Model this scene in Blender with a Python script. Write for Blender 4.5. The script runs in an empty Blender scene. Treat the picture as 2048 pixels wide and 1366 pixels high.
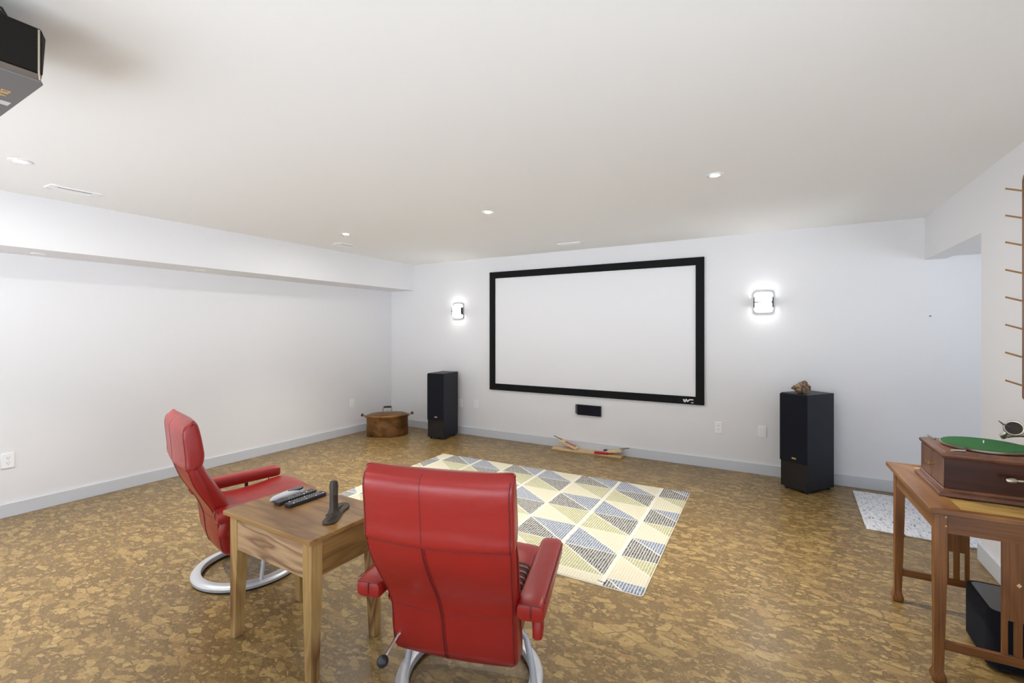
import bpy, bmesh, math, random
from mathutils import Vector, Matrix
from mathutils.bvhtree import BVHTree
random.seed(7)
SC = bpy.context.scene
COL = SC.collection
PI = math.pi

# ------------------------------------------------------------------ helpers
def lin(c):
    return tuple(((v/255)/12.92 if v/255 <= .04045 else ((v/255+.055)/1.055)**2.4) for v in c)

class NT:
    """small wrapper round a material's node tree"""
    def __init__(s, name):
        s.m = bpy.data.materials.new(name); s.m.use_nodes = True
        s.t = s.m.node_tree; s.n = s.t.nodes; s.l = s.t.links
        s.b = s.n['Principled BSDF']
    def add(s, typ, **kw):
        n = s.n.new(typ)
        for k, v in kw.items(): setattr(n, k, v)
        return n
    def put(s, sock, v):
        if isinstance(v, bpy.types.NodeSocket): s.l.new(v, sock)
        else: sock.default_value = v
    def math(s, op, a, b=0., c=0.):
        n = s.add('ShaderNodeMath', operation=op)
        s.put(n.inputs[0], a); s.put(n.inputs[1], b); s.put(n.inputs[2], c)
        return n.outputs[0]
    def obj(s): return s.add('ShaderNodeTexCoord').outputs['Object']
    def mapping(s, vec, scale=(1,1,1), rot=(0,0,0), loc=(0,0,0)):
        n = s.add('ShaderNodeMapping'); s.put(n.inputs['Vector'], vec)
        n.inputs['Scale'].default_value = scale; n.inputs['Rotation'].default_value = rot
        n.inputs['Location'].default_value = loc
        return n.outputs[0]
    def noise(s, vec, scale, detail=3., rough=.55, dist=0.):
        n = s.add('ShaderNodeTexNoise'); s.put(n.inputs['Vector'], vec)
        n.inputs['Scale'].default_value = scale; n.inputs['Detail'].default_value = detail
        n.inputs['Roughness'].default_value = rough; n.inputs['Distortion'].default_value = dist
        return n
    def voro(s, vec, scale, feature='F1'):
        n = s.add('ShaderNodeTexVoronoi', feature=feature); s.put(n.inputs['Vector'], vec)
        n.inputs['Scale'].default_value = scale
        return n
    def ramp(s, fac, stops, interp='LINEAR'):
        n = s.add('ShaderNodeValToRGB'); s.put(n.inputs[0], fac)
        e = n.color_ramp; e.interpolation = interp
        while len(e.elements) < len(stops): e.elements.new(.5)
        for el, (p, c) in zip(e.elements, stops):
            el.position = p; el.color = (*c, 1) if len(c) == 3 else c
        return n.outputs[0]
    def mix(s, fac, a, b, blend='MIX'):
        n = s.add('ShaderNodeMix', data_type='RGBA', blend_type=blend)
        s.put(n.inputs[0], fac)
        for i, v in ((6, a), (7, b)):
            if isinstance(v, tuple) and len(v) == 3: v = (*v, 1)
            s.put(n.inputs[i], v)
        return n.outputs[2]
    def bump(s, h, strength=.2, dist=.002):
        n = s.add('ShaderNodeBump'); n.inputs['Strength'].default_value = strength
        n.inputs['Distance'].default_value = dist
        s.put(n.inputs['Height'], h); s.l.new(n.outputs[0], s.b.inputs['Normal'])
    def base(s, v):
        if isinstance(v, tuple) and len(v) == 3: v = (*v, 1)
        s.put(s.b.inputs['Base Color'], v)
    def set(s, **kw):
        for k, v in kw.items(): s.put(s.b.inputs[k.replace('_', ' ')], v)
        return s

def plain(name, c, rough=.5, metal=0., spec=.5, bumpy=0., scale=200.):
    m = NT(name)
    if bumpy:
        nz = m.noise(m.obj(), scale, 4)
        m.base(m.mix(m.math('MULTIPLY', nz.outputs[0], .25), c, tuple(v*.75 for v in c)))
        m.bump(nz.outputs[0], bumpy, .001)
    else: m.base(c)
    m.set(Roughness=rough, Metallic=metal); m.b.inputs['Specular IOR Level'].default_value = spec
    return m.m

def glow(name, c, strength):
    m = NT(name); m.base((.9, .9, .9))
    m.b.inputs['Emission Color'].default_value = (*c, 1); m.b.inputs['Emission Strength'].default_value = strength
    return m.m

def wood(name, cols, axis='x', scale=1., rings=7., rough=.42, planks=None, seed=0., streak=.35):
    """figured timber: contour lines of a stretched noise field along one axis"""
    m = NT(name); o = m.obj()
    if planks:
        ax, w = planks
        sep = m.add('ShaderNodeSeparateXYZ'); m.put(sep.inputs[0], o)
        k = m.math('FLOOR', m.math('DIVIDE', sep.outputs[ax], w))
        cmb = m.add('ShaderNodeCombineXYZ')
        m.put(cmb.inputs[0], m.math('MULTIPLY', k, 3.7)); m.put(cmb.inputs[1], m.math('MULTIPLY', k, 1.9)); m.put(cmb.inputs[2], m.math('MULTIPLY', k, 5.3))
        va = m.add('ShaderNodeVectorMath', operation='ADD'); m.put(va.inputs[0], o); m.put(va.inputs[1], cmb.outputs[0]); o = va.outputs[0]
    st = {'x': (.28, 1.6, 1.6), 'y': (1.6, .28, 1.6), 'z': (1.6, 1.6, .28)}[axis]
    v = m.mapping(o, tuple(k*scale for k in st), loc=(seed, seed*.7, seed*1.3))
    nz = m.noise(v, 2.6, 2.5, .45, .5)
    f = m.math('PINGPONG', m.math('MULTIPLY', nz.outputs[0], rings), 1.)
    n = len(cols)
    c = m.ramp(f, [(i/(n-1), q) for i, q in enumerate(cols)])
    sg = {'x': (2., 90, 90), 'y': (90, 2., 90), 'z': (90, 90, 2.)}[axis]
    g = m.noise(m.mapping(o, sg), 1.5, 3)
    gr = m.ramp(g.outputs[0], [(.3, (1-streak,)*3), (.6, (1.05,)*3)])
    m.base(m.mix(1., c, gr, 'MULTIPLY'))
    m.set(Roughness=rough); m.bump(g.outputs[0], .08, .001)
    return m.m

class MB:
    """collects geometry for ONE mesh object"""
    def __init__(s): s.bm = bmesh.new()
    def face(s, pts, mi=0):
        f = s.bm.faces.new([s.bm.verts.new(p) for p in pts]); f.material_index = mi
        return s
    def box(s, a, b, M=None):
        vs = [s.bm.verts.new((x, y, z)) for x in (a[0], b[0]) for y in (a[1], b[1]) for z in (a[2], b[2])]
        if M is not None:
            for v in vs: v.co = M @ v.co
        for q in ((0,1,3,2), (4,6,7,5), (0,4,5,1), (2,3,7,6), (0,2,6,4), (1,5,7,3)):
            s.bm.faces.new([vs[i] for i in q])
        return s
    def hexa(s, low, high):
        """low and high quads (4 points each)"""
        a = [s.bm.verts.new(p) for p in low]; b = [s.bm.verts.new(p) for p in high]
        s.bm.faces.new(a[::-1]); s.bm.faces.new(b)
        for i in range(4): s.bm.faces.new((a[i], a[(i+1) % 4], b[(i+1) % 4], b[i]))
        return s
    def rings(s, rings, closed=True, caps=True, loop=False):
        vv = [[s.bm.verts.new(p) for p in r] for r in rings]
        n = len(vv[0]); m = len(vv)
        for i in range(m if loop else m-1):
            A, B = vv[i], vv[(i+1) % m]
            for j in range(n if closed else n-1):
                k = (j+1) % n
                s.bm.faces.new((A[j], A[k], B[k], B[j]))
        if caps and closed and not loop:
            s.bm.faces.new(vv[0][::-1]); s.bm.faces.new(vv[-1])
        return s
    def prism(s, poly, z0, z1, axis='z'):
        f = {'z': lambda p, h: (p[0], p[1], h), 'x': lambda p, h: (h, p[0], p[1]), 'y': lambda p, h: (p[0], h, p[1])}[axis]
        return s.rings([[f(p, z0) for p in poly], [f(p, z1) for p in poly]])
    def tube(s, pts, r, n=10, caps=True, up=Vector((0, 0, 1)), flat=1.):
        pts = [Vector(p) for p in pts]; rs = r if isinstance(r, (list, tuple)) else [r]*len(pts)
        out = []
        for i, p in enumerate(pts):
            d = (pts[min(i+1, len(pts)-1)] - pts[max(i-1, 0)]).normalized()
            u = up if abs(d.dot(up)) < .95 else Vector((1, 0, 0))
            a = d.cross(u).normalized(); b = a.cross(d).normalized()
            out.append([p + a*rs[i]*math.cos(2*PI*k/n) + b*rs[i]*flat*math.sin(2*PI*k/n) for k in range(n)])
        return s.rings(out, caps=caps)
    def cyl(s, c, r, h, n=24, axis='z', r2=None):
        r2 = r if r2 is None else r2
        f = {'z': lambda a, b, t: (c[0]+a, c[1]+b, c[2]+t), 'x': lambda a, b, t: (c[0]+t, c[1]+a, c[2]+b), 'y': lambda a, b, t: (c[0]+b, c[1]+t, c[2]+a)}[axis]
        return s.rings([[f(q*math.cos(2*PI*k/n), q*math.sin(2*PI*k/n), t) for k in range(n)] for q, t in ((r, 0), (r2, h))])
    def lathe(s, prof, c=(0, 0, 0), n=48, sx=1., sy=1., closed=False):
        """profile of (radius, z); closed = ring-shaped solid"""
        R = [[(c[0]+r*sx*math.cos(2*PI*k/n), c[1]+r*sy*math.sin(2*PI*k/n), c[2]+z) for (r, z) in prof] for k in range(n)]
        if closed: return s.rings(R, closed=True, loop=True)
        rr = [[R[k][i] for k in range(n)] for i in range(len(prof))]
        return s.rings(rr)
    def ball(s, c, r, n=16, m=10, sc=(1, 1, 1)):
        return s.lathe([(max(r*math.sin(PI*i/m), r*.02), -r*math.cos(PI*i/m)) for i in range(m+1)], c, n)

def finish(name, mb, mat, parent=None, bevel=0., seg=2, smooth=True, angle=40, loc=None, rot=None):
    bm = mb.bm
    bmesh.ops.remove_doubles(bm, verts=bm.verts, dist=1e-6)
    bmesh.ops.recalc_face_normals(bm, faces=bm.faces)
    me = bpy.data.meshes.new(name); bm.to_mesh(me); bm.free()
    for m in (mat if isinstance(mat, (list, tuple)) else [mat]): me.materials.append(m)
    if smooth:
        me.polygons.foreach_set('use_smooth', [True]*len(me.polygons))
        me.set_sharp_from_angle(angle=math.radians(angle))
    o = bpy.data.objects.new(name, me); COL.objects.link(o)
    if parent is not None: o.parent = parent
    if loc is not None: o.location = loc
    if rot is not None: o.rotation_euler = rot
    if bevel:
        b = o.modifiers.new('bevel', 'BEVEL'); b.width = bevel; b.segments = seg; b.limit_method = 'ANGLE'; b.angle_limit = math.radians(40)
        b.harden_normals = False
    return o

def tag(o, label, cat, group=None):
    o['label'] = label; o['category'] = cat
    if group: o['group'] = group
    return o
def thing(name, label, cat, loc=(0, 0, 0), rz=0., group=None):
    o = bpy.data.objects.new(name, None); COL.objects.link(o); o.empty_display_size = .1
    o.location = loc; o.rotation_euler = (0, 0, rz)
    return tag(o, label, cat, group)
def struct(name, mb, mat, **kw):
    o = finish(name, mb, mat, **kw); o['kind'] = 'structure'; return o
def copy_tree(o, parent=None):
    c = o.copy(); COL.objects.link(c)
    if parent is not None: c.parent = parent
    for ch in list(o.children): copy_tree(ch, c)
    return c
def smooth_poly(pts, n=6, closed=True):
    """Catmull-Rom through 2-D points"""
    out = []; m = len(pts)
    for i in range(m if closed else m-1):
        if closed: p0, p1, p2, p3 = pts[i-1], pts[i], pts[(i+1) % m], pts[(i+2) % m]
        else: p0, p1, p2, p3 = pts[max(i-1, 0)], pts[i], pts[i+1], pts[min(i+2, m-1)]
        for k in range(n):
            t = k/n
            out.append(tuple(.5*((2*b) + (-a+c)*t + (2*a-5*b+4*c-d)*t*t + (-a+3*b-3*c+d)*t**3) for a, b, c, d in zip(p0, p1, p2, p3)))
    if not closed: out.append(tuple(pts[-1]))
    return out
def inset(poly, d):
    """move a 2-D polygon inward by d along its normals"""
    n = len(poly); A = sum(poly[i][0]*poly[(i+1) % n][1] - poly[(i+1) % n][0]*poly[i][1] for i in range(n))
    sg = 1 if A > 0 else -1; out = []
    for i in range(n):
        (x0, y0), (x1, y1) = poly[i-1], poly[(i+1) % n]
        tx, ty = x1-x0, y1-y0; L = math.hypot(tx, ty) or 1
        out.append((poly[i][0] - sg*ty/L*d, poly[i][1] + sg*tx/L*d))
    return out
def pillow(prof, w, r, warp=None, n=5, mid=10):
    """side profile (y,z) swept across x from -w to w with rounded flanks"""
    st = []
    for i in range(n+1):
        a = PI/2*i/n; st.append((-(w-r) - r*math.cos(a), r*(1-math.sin(a))))
    for i in range(1, mid): st.append((-(w-r) + 2*(w-r)*i/mid, 0.))
    for i in range(n+1):
        a = PI/2*(1-i/n); st.append(((w-r) + r*math.cos(a), r*(1-math.sin(a))))
    R = []
    for x, d in st:
        p = inset(prof, d) if d > 1e-5 else prof
        R.append([(warp(x, y, z) if warp else (x, y, z)) for y, z in p])
    mb = MB(); mb.rings(R); return mb

# ------------------------------------------------------------------ materials
M = {}
def wallpaint(name, c):
    m = NT(name); nz = m.noise(m.obj(), 90, 4)
    m.base(m.mix(m.math('MULTIPLY', nz.outputs[0], .04), c, tuple(v*.9 for v in c)))
    m.set(Roughness=.75); m.b.inputs['Specular IOR Level'].default_value = .25; m.bump(nz.outputs[0], .03, .001); return m.m
M['wall'] = wallpaint('white_wall_paint', (.78, .78, .795))
M['ceil'] = wallpaint('white_ceiling_paint', (.87, .87, .86))
M['base'] = plain('grey_baseboard_paint', (.60, .625, .665), .45)
M['white'] = plain('white_plastic', (.88, .88, .89), .35)
M['slot'] = plain('dark_slot', (.03, .03, .035), .6)

def cork():
    m = NT('cork_floor'); o = m.obj()
    wz = m.noise(o, 14., 4, .65)
    def shift(vec, src, k):
        va = m.add('ShaderNodeVectorMath', operation='SCALE'); m.put(va.inputs[0], src); va.inputs['Scale'].default_value = k
        vb = m.add('ShaderNodeVectorMath', operation='ADD'); m.put(vb.inputs[0], vec); m.put(vb.inputs[1], va.outputs[0]); return vb.outputs[0]
    p = shift(o, wz.outputs['Color'], .024)
    p = shift(p, m.noise(o, 70., 2).outputs['Color'], .007)
    # tiles laid in a grid, the flakes of each tile turned its own way
    g = m.voro(m.mapping(p, (1, 1, .01)), 260)
    gs = m.add('ShaderNodeSeparateColor'); m.put(gs.inputs[0], g.outputs['Color'])
    big = m.noise(o, 4., 3)
    ground = m.ramp(gs.outputs[0], [(0, (.145, .095, .038)), (.35, (.195, .132, .054)), (.75, (.225, .155, .065)), (1, (.28, .20, .086))])
    ground = m.mix(1., ground, m.ramp(big.outputs[0], [(.3, (.88, .86, .84)), (.7, (1.1, 1.1, 1.08))]), 'MULTIPLY')
    col = ground
    for i, (sc, ry, thr, rot, c0, c1) in enumerate((
        (11., 1.9, .78, .45, (.29, .195, .080), (.47, .35, .160)),
        (16., 1.8, .80, -.5, (.27, .175, .070), (.44, .32, .140)),
        (27., 1.7, .80, .15, (.28, .19, .080), (.48, .365, .175)),
        (60., 1.5, .80, -.2, (.22, .14, .055), (.44, .33, .165)))):
        q = m.mapping(p, (1, ry, .01), rot=(0, 0, rot), loc=(i*3.1, i*1.7, 0))
        c = m.voro(q, sc); e = m.voro(q, sc, 'DISTANCE_TO_EDGE')
        cs = m.add('ShaderNodeSeparateColor'); m.put(cs.inputs[0], c.outputs['Color'])
        on = m.math('GREATER_THAN', cs.outputs[0], thr)
        ed = m.ramp(e.outputs['Distance'], [(.03, (0, 0, 0)), (.07, (1, 1, 1))])
        se = m.add('ShaderNodeSeparateColor'); m.put(se.inputs[0], ed)
        mask = m.math('MULTIPLY', m.math('MULTIPLY', on, se.outputs[0]), .85)
        fine = m.noise(m.mapping(p, (30, 80, 1), rot=(0, 0, rot)), 2., 3)
        cc = m.mix(cs.outputs[1], c0, c1)
        cc = m.mix(1., cc, m.ramp(fine.outputs[0], [(.3, (.80, .78, .74)), (.6, (1.06, 1.06, 1.05))]), 'MULTIPLY')
        col = m.mix(mask, col, cc)
    sp = m.noise(o, 150, 2, .7); col = m.mix(m.ramp(sp.outputs[0], [(.66, (0, 0, 0)), (.74, (.7, .7, .7))]), col, (.07, .042, .018))
    col = m.mix(1., col, (.80, .74, .62), 'MULTIPLY')
    m.base(col)
    m.set(Roughness=.36); m.b.inputs['Specular IOR Level'].default_value = .42
    m.b.inputs['Coat Weight'].default_value = .12; m.b.inputs['Coat Roughness'].default_value = .22
    m.bump(wz.outputs[0], .05, .002)
    return m.m
M['cork'] = cork()

def leather():
    m = NT('red_leather'); o = m.obj()
    big = m.noise(o, 7., 3, .5, .3); fine = m.noise(o, 420, 2); mid = m.noise(m.mapping(o, (1, 1, 1.6)), 5.5, 2)
    m.base(m.mix(big.outputs[0], (.335, .016, .012), (.26, .011, .009)))
    m.set(Roughness=m.math('MULTIPLY_ADD', big.outputs[0], .16, .24)); m.b.inputs['Specular IOR Level'].default_value = .5
    h = m.math('ADD', m.math('MULTIPLY', mid.outputs[0], 1.), m.math('MULTIPLY', fine.outputs[0], .06))
    m.bump(h, .22, .016); return m.m
M['leather'] = leather()
M['seam'] = plain('dark_red_seam', (.13, .006, .007), .5)
M['silver'] = plain('silver_painted_metal', (.56, .57, .59), .36, .35)
M['chrome'] = plain('chrome', (.7, .7, .72), .16, 1.)
M['rubber'] = plain('black_rubber', (.018, .018, .022), .55)
M['knob'] = plain('black_knob', (.025, .027, .032), .3)
M['acacia'] = wood('acacia_top', [(.24, .122, .036), (.285, .152, .046), (.34, .19, .062), (.295, .158, .05), (.19, .088, .028)], 'x', 1.4, 5.2, .36, planks=(1, .215), seed=3.1, streak=.22)
M['acacia_apron'] = wood('acacia_apron', [(.32, .18, .095), (.37, .215, .115), (.48, .32, .175), (.42, .265, .14), (.20, .10, .055)], 'x', 2.2, 5.5, .42, seed=1.3, streak=.2)
M['acacia_side'] = wood('acacia_side_apron', [(.20, .10, .028), (.29, .16, .048), (.38, .23, .075), (.30, .165, .05)], 'y', 2., 7., .42, seed=8.3, streak=.2)
M['acacia_leg'] = wood('acacia_leg', [(.43, .27, .10), (.38, .225, .075), (.46, .30, .115), (.34, .19, .065), (.17, .075, .028), (.40, .24, .085)], 'z', 1.7, 5.2, .42, seed=5.2, streak=.2)
M['oak'] = wood('mission_oak', [(.165, .058, .013), (.225, .085, .021), (.28, .115, .031)], 'z', 2., 5., .38, seed=2., streak=.35)
M['oak_x'] = wood('mission_oak_rail', [(.165, .058, .013), (.225, .085, .021), (.28, .115, .031)], 'x', 2., 5., .38, seed=4., streak=.35)
M['oak_y'] = wood('mission_oak_side_rail', [(.20, .078, .021), (.26, .112, .032), (.31, .15, .05)], 'y', 2., 5., .36, seed=4.6, streak=.3)
M['oak_gold'] = wood('golden_oak_planks', [(.36, .20, .055), (.46, .28, .085), (.54, .36, .12)], 'x', 2., 6., .36, planks=(1, .12), seed=6., streak=.25)
M['mahog'] = wood('mahogany', [(.026, .009, .005), (.045, .014, .007), (.07, .022, .010)], 'x', 1.6, 4., .34, seed=9., streak=.3)  # case wood darkened for its shaded front; doors keep the lit tone
M['mahog'].node_tree.nodes['Principled BSDF'].inputs['Specular IOR Level'].default_value = .2
M['mahog_light'] = wood('mahogany_moulding', [(.12, .045, .022), (.17, .065, .03), (.21, .085, .04)], 'y', 1.6, 4., .3, seed=11., streak=.25)
M['mahog_door'] = wood('mahogany_door', [(.11, .043, .022), (.155, .062, .032), (.19, .08, .042)], 'z', 1.6, 4., .3, seed=12., streak=.25)
M['felt'] = plain('green_felt', (.05, .165, .06), .95, 0, .1, .5, 300)
M['nickel'] = plain('worn_nickel', (.50, .46, .39), .28, 1., .5, .05, 60)
M['brass'] = plain('aged_brass', (.50, .36, .16), .35, 1.)
M['pinewood'] = wood('pale_pine', [(.66, .48, .26), (.72, .55, .32), (.60, .42, .21)], 'x', 2., 5., .55, seed=15., streak=.15)
M['rackwood'] = wood('rack_wood', [(.17, .065, .025), (.24, .10, .04)], 'z', 2., 5., .45, seed=17.)
M['pegwood'] = plain('peg_wood', (.36, .19, .075), .5)
M['spk'] = plain('black_ash_vinyl', (.012, .014, .021), .45, 0, .3, .06, 90)
M['spk_gloss'] = plain('black_gloss_plinth', (.010, .010, .012), .14)
M['grille'] = plain('black_grille_cloth', (.009, .010, .016), .85, 0, .2, .4, 500)
M['frame'] = plain('black_velvet', (.012, .012, .013), .9, 0, .15)
M['screen'] = plain('matte_white_screen', (.80, .80, .82), .85, 0, .1)
M['logo'] = plain('white_logo', (.75, .75, .75), .5)
M['gold'] = plain('gold_badge', (.75, .52, .12), .3, .8)
M['pinkbadge'] = plain('pink_silver_badge', (.75, .50, .52), .35, .4)
M['red'] = plain('red_plastic', (.42, .015, .02), .4)
M['bluek'] = plain('dark_blue_plastic', (.02, .022, .05), .4)
M['steel'] = plain('grey_steel_rod', (.16, .16, .17), .35, .9)
M['pinkstrip'] = plain('pink_strip', (.42, .13, .16), .6)
M['iron'] = plain('cast_iron', (.075, .06, .048), .5, .6, .5, .35, 60)
M['remote'] = plain('black_remote_plastic', (.022, .022, .028), .35)
M['remote_w'] = plain('white_remote_plastic', (.66, .66, .70), .3)
M['button'] = plain('grey_button', (.33, .33, .34), .5)
M['proj'] = plain('black_projector_case', (.012, .010, .008), .7, 0, .12, .08, 300)
M['proj_g'] = plain('grey_projector_underside', (.13, .125, .125), .55)
M['proj_b'] = plain('bronze_projector_stripe', (.085, .062, .045), .4, .3)
M['proj_l'] = plain('champagne_projector_trim', (.40, .35, .27), .35, .5)
M['proj_o'] = plain('orange_print', (.62, .40, .16), .5)
M['cable'] = plain('black_cable', (.015, .015, .015), .5)

def copper():
    m = NT('tarnished_copper'); o = m.obj()
    a = m.noise(m.mapping(o, (1, 1, 1.6)), 7., 4, .65, .4); b = m.noise(o, 30, 3)
    c = m.ramp(a.outputs[0], [(.28, (.075, .04, .022)), (.45, (.22, .105, .04)), (.6, (.33, .16, .055)), (.75, (.18, .15, .12))])
    m.base(m.mix(m.math('MULTIPLY', b.outputs[0], .4), c, (.13, .075, .035)))
    m.set(Roughness=m.math('MULTIPLY_ADD', a.outputs[0], .25, .28), Metallic=.75); m.bump(a.outputs[0], .12, .006); return m.m
M['copper'] = copper()
M['darkwood'] = plain('dark_turned_grip', (.028, .018, .013), .45)

def rock():
    m = NT('mineral_rock'); o = m.obj(); a = m.noise(o, 38, 4, .7); b = m.voro(o, 70)
    c = m.ramp(a.outputs[0], [(.33, (.025, .015, .012)), (.47, (.13, .065, .03)), (.6, (.38, .28, .16)), (.72, (.09, .045, .025))])
    m.base(c); m.set(Roughness=.6); m.bump(b.outputs['Distance'], .8, .006); return m.m
M['rock'] = rock()

def rug_mat():
    m = NT('woven_rug'); o = m.obj()
    s = m.add('ShaderNodeSeparateXYZ'); m.put(s.inputs[0], o)
    CW, RH = .3925, .30
    wob = m.math('MULTIPLY_ADD', m.noise(o, 25, 2).outputs[0], .012, -.006)
    u = m.math('DIVIDE', m.math('ADD', m.math('SUBTRACT', .1575, s.outputs[0]), wob), CW)
    v = m.math('DIVIDE', m.math('ADD', m.math('SUBTRACT', .055, s.outputs[1]), wob), RH)
    ci = m.math('FLOOR', u); ri = m.math('FLOOR', v)
    fu = m.math('SUBTRACT', 1., m.math('SUBTRACT', u, ci))           # 0 at the cell's left edge
    fv = m.math('SUBTRACT', v, ri)                                   # 0 at the far edge
    du = m.math('MINIMUM', fu, m.math('SUBTRACT', 1., fu)); dv = m.math('MINIMUM', fv, m.math('SUBTRACT', 1., fv))
    dg = m.math('SUBTRACT', fu, fv)                                  # >0: the upper right triangle
    inside = m.math('MULTIPLY', m.math('GREATER_THAN', du, .036), m.math('GREATER_THAN', dv, .012))
    inside = m.math('MULTIPLY', inside, m.math('GREATER_THAN', m.math('ABSOLUTE', dg), .02))
    ur = m.math('GREATER_THAN', dg, 0.)
    cp = m.math('PINGPONG', ci, 1.); rp = m.math('PINGPONG', ri, 1.)
    cream, olive, blue, dark = (.50, .45, .30), (.30, .29, .12), (.085, .125, .225), (.035, .037, .050)
    # even columns: even rows blue/dark, odd rows olive/cream ; odd columns: even rows cream/blue, odd rows dark/olive
    e = m.mix(rp, m.mix(ur, dark, blue), m.mix(ur, cream, olive))
    q = m.mix(rp, m.mix(ur, blue, cream), m.mix(ur, olive, dark))
    tri = m.mix(cp, e, q)
    stripe = m.math('GREATER_THAN', m.math('SINE', m.math('MULTIPLY', m.math('ADD', s.outputs[0], m.math('MULTIPLY', wob, .25)), 2*PI/.0175)), .40)
    thread = m.noise(m.mapping(o, (220, 30, 1)), 1., 3)
    worn = m.ramp(thread.outputs[0], [(.42, (1, 1, 1)), (.62, (.55, .55, .55))])
    sepw = m.add('ShaderNodeSeparateColor'); m.put(sepw.inputs[0], worn)
    bg = (.56, .54, .47)
    col = m.mix(m.math('MULTIPLY', inside, m.math('MULTIPLY', m.math('MULTIPLY_ADD', stripe, -.72, 1.), sepw.outputs[0])), bg, tri)
    m.base(col); m.set(Roughness=.95); m.b.inputs['Specular IOR Level'].default_value = .1
    wv = m.math('SINE', m.math('MULTIPLY', s.outputs[0], 2*PI/.00875)); m.bump(wv, .3, .002)
    return m.m
M['rug'] = rug_mat()
M['rugedge'] = plain('rug_edge', (.70, .64, .54), .95, 0, .1)
M['ink'] = plain('black_yarn', (.02, .02, .022), .9)

def rag_mat():
    m = NT('rag_rug'); o = m.obj()
    a = m.noise(m.mapping(o, (35, 9, 1), rot=(0, 0, .1)), 1.6, 3, .6); b = m.voro(m.mapping(o, (60, 38, 1)), 1.)
    c = m.ramp(a.outputs[0], [(.33, (.10, .11, .14)), (.40, (.70, .71, .74)), (.66, (.78, .79, .82)), (.72, (.16, .18, .26))])
    c2 = m.mix(m.ramp(b.outputs['Distance'], [(.5, (0, 0, 0)), (.8, (.6, .6, .6))]), c, (.45, .46, .50))
    m.base(c2); m.set(Roughness=.95); m.bump(b.outputs['Distance'], .9, .008); return m.m
M['rag'] = rag_mat()

def knit():
    m = NT('striped_knit'); o = m.obj(); s = m.add('ShaderNodeSeparateXYZ'); m.put(s.inputs[0], o)
    w = m.math('FRACT', m.math('ADD', m.math('MULTIPLY', s.outputs[1], 26.), m.math('MULTIPLY', s.outputs[2], 20.)))
    c = m.ramp(w, [(0, (.02, .02, .025)), (.3, (.25, .03, .03)), (.5, (.45, .33, .2)), (.62, (.03, .03, .035)), (.8, (.16, .03, .03))], 'CONSTANT')
    m.base(c); m.set(Roughness=.95); m.bump(m.noise(o, 180, 3).outputs[0], .6, .004); return m.m
M['knit'] = knit()
M['bulb'] = glow('lit_lamp_lens', (1., .97, .91), 900.)
M['sconce'] = glow('lit_frosted_glass', (1., .98, .94), 34.)
M['satin'] = plain('satin_grey_plate', (.24, .24, .25), .5)
M['off'] = plain('frosted_lens_off', (.7, .7, .7), .4)

# ------------------------------------------------------------------ the room
XL, XR, YB, YR, CH = -5.233, 1.126, 5.33, -1.7, 2.455
SOX, SOZ = -4.77, 2.067
XS, YS = 3.3, 2.2          # side room beyond the opening
struct('floor', MB().box((XL-.1, YR-.1, -.08), (XS+.1, YB+.1, 0)), M['cork'])
struct('ceiling', MB().box((XL-.1, YR-.1, CH), (XR+.14, YB+.1, CH+.08)), M['ceil'])

struct('wall_back', MB().box((XL, YB, 0), (XS+.1, YB+.1, CH)), M['wall'])
struct('soffit', MB().box((XL, YR, SOZ), (SOX, YB, CH)), M['wall'])
struct('ceiling_side', MB().box((XR+.145, YS, 2.105), (XS+.1, YB, 2.2)), M['wall'])
def holed_wall(u0, u1, holes, f, th):
    """wall sheet over u,z with rectangular openings, given thickness th along the third axis"""
    us = sorted({u0, u1, *[h[0] for h in holes], *[h[1] for h in holes]}); zs = sorted({0., CH, *[h[2] for h in holes], *[h[3] for h in holes]})
    mb = MB()
    for a, b in zip(us, us[1:]):
        for c, d in zip(zs, zs[1:]):
            if any(h[0]-1e-6 <= a and b <= h[1]+1e-6 and h[2]-1e-6 <= c and d <= h[3]+1e-6 for h in holes): continue
            mb.face([f(a, c, 0), f(b, c, 0), f(b, d, 0), f(a, d, 0)])
    bmesh.ops.remove_doubles(mb.bm, verts=mb.bm.verts, dist=1e-6)
    g = bmesh.ops.extrude_face_region(mb.bm, geom=list(mb.bm.faces))
    dv = Vector(f(0, 0, th)) - Vector(f(0, 0, 0))
    for v in g['geom']:
        if isinstance(v, bmesh.types.BMVert): v.co += dv
    return mb
struct('wall_left', holed_wall(YR-.1, YB+.1, [(-1.5, -.5, .15, 1.7)], lambda u, z, t: (XL-t, u, z), .1), M['wall'])  # unseen window opening, added for cross light on the ceiling
struct('wall_right', holed_wall(YR-.1, YB, [(4.03, YB, 0., 2.083), (-1.4, 1.5, .15, 2.0)], lambda u, z, t: (XR+t, u, z), .145), M['wall'])  # doorway, plus an unseen window opening added to brighten the ceiling
rear_holes = [(-4.7, -2.2, .08, 1.72), (-1.9, .6, .08, 1.72)]  # unseen openings, put in and sized for the light they admit
struct('wall_rear', holed_wall(XL, XR, rear_holes, lambda u, z, t: (u, YR-t, z), .12), M['wall'])
struct('wall_side', holed_wall(YS, YB, [(2.9, 4.1, .3, 1.95)], lambda u, z, t: (XS+t, u, z), .1), M['wall'])
struct('wall_front', MB().box((XR+.145, YS-.1, 0), (XS+.1, YS, 2.2)), M['wall'])
for i, (a, b, c, d) in enumerate(rear_holes):
    mb = MB(); w = .06
    mb.box((a, YR-.09, c), (a+w, YR-.03, d)).box((b-w, YR-.09, c), (b, YR-.03, d)).box((a, YR-.09, c), (b, YR-.03, c+w)).box((a, YR-.09, d-w), (b, YR-.03, d)).box(((a+b)/2-.04, YR-.09, c), ((a+b)/2+.04, YR-.03, d))
    struct('window_%d' % (i+1), mb, M['white'])  # frames for the added rear openings, out of view
BH, BT = .105, .015
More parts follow.
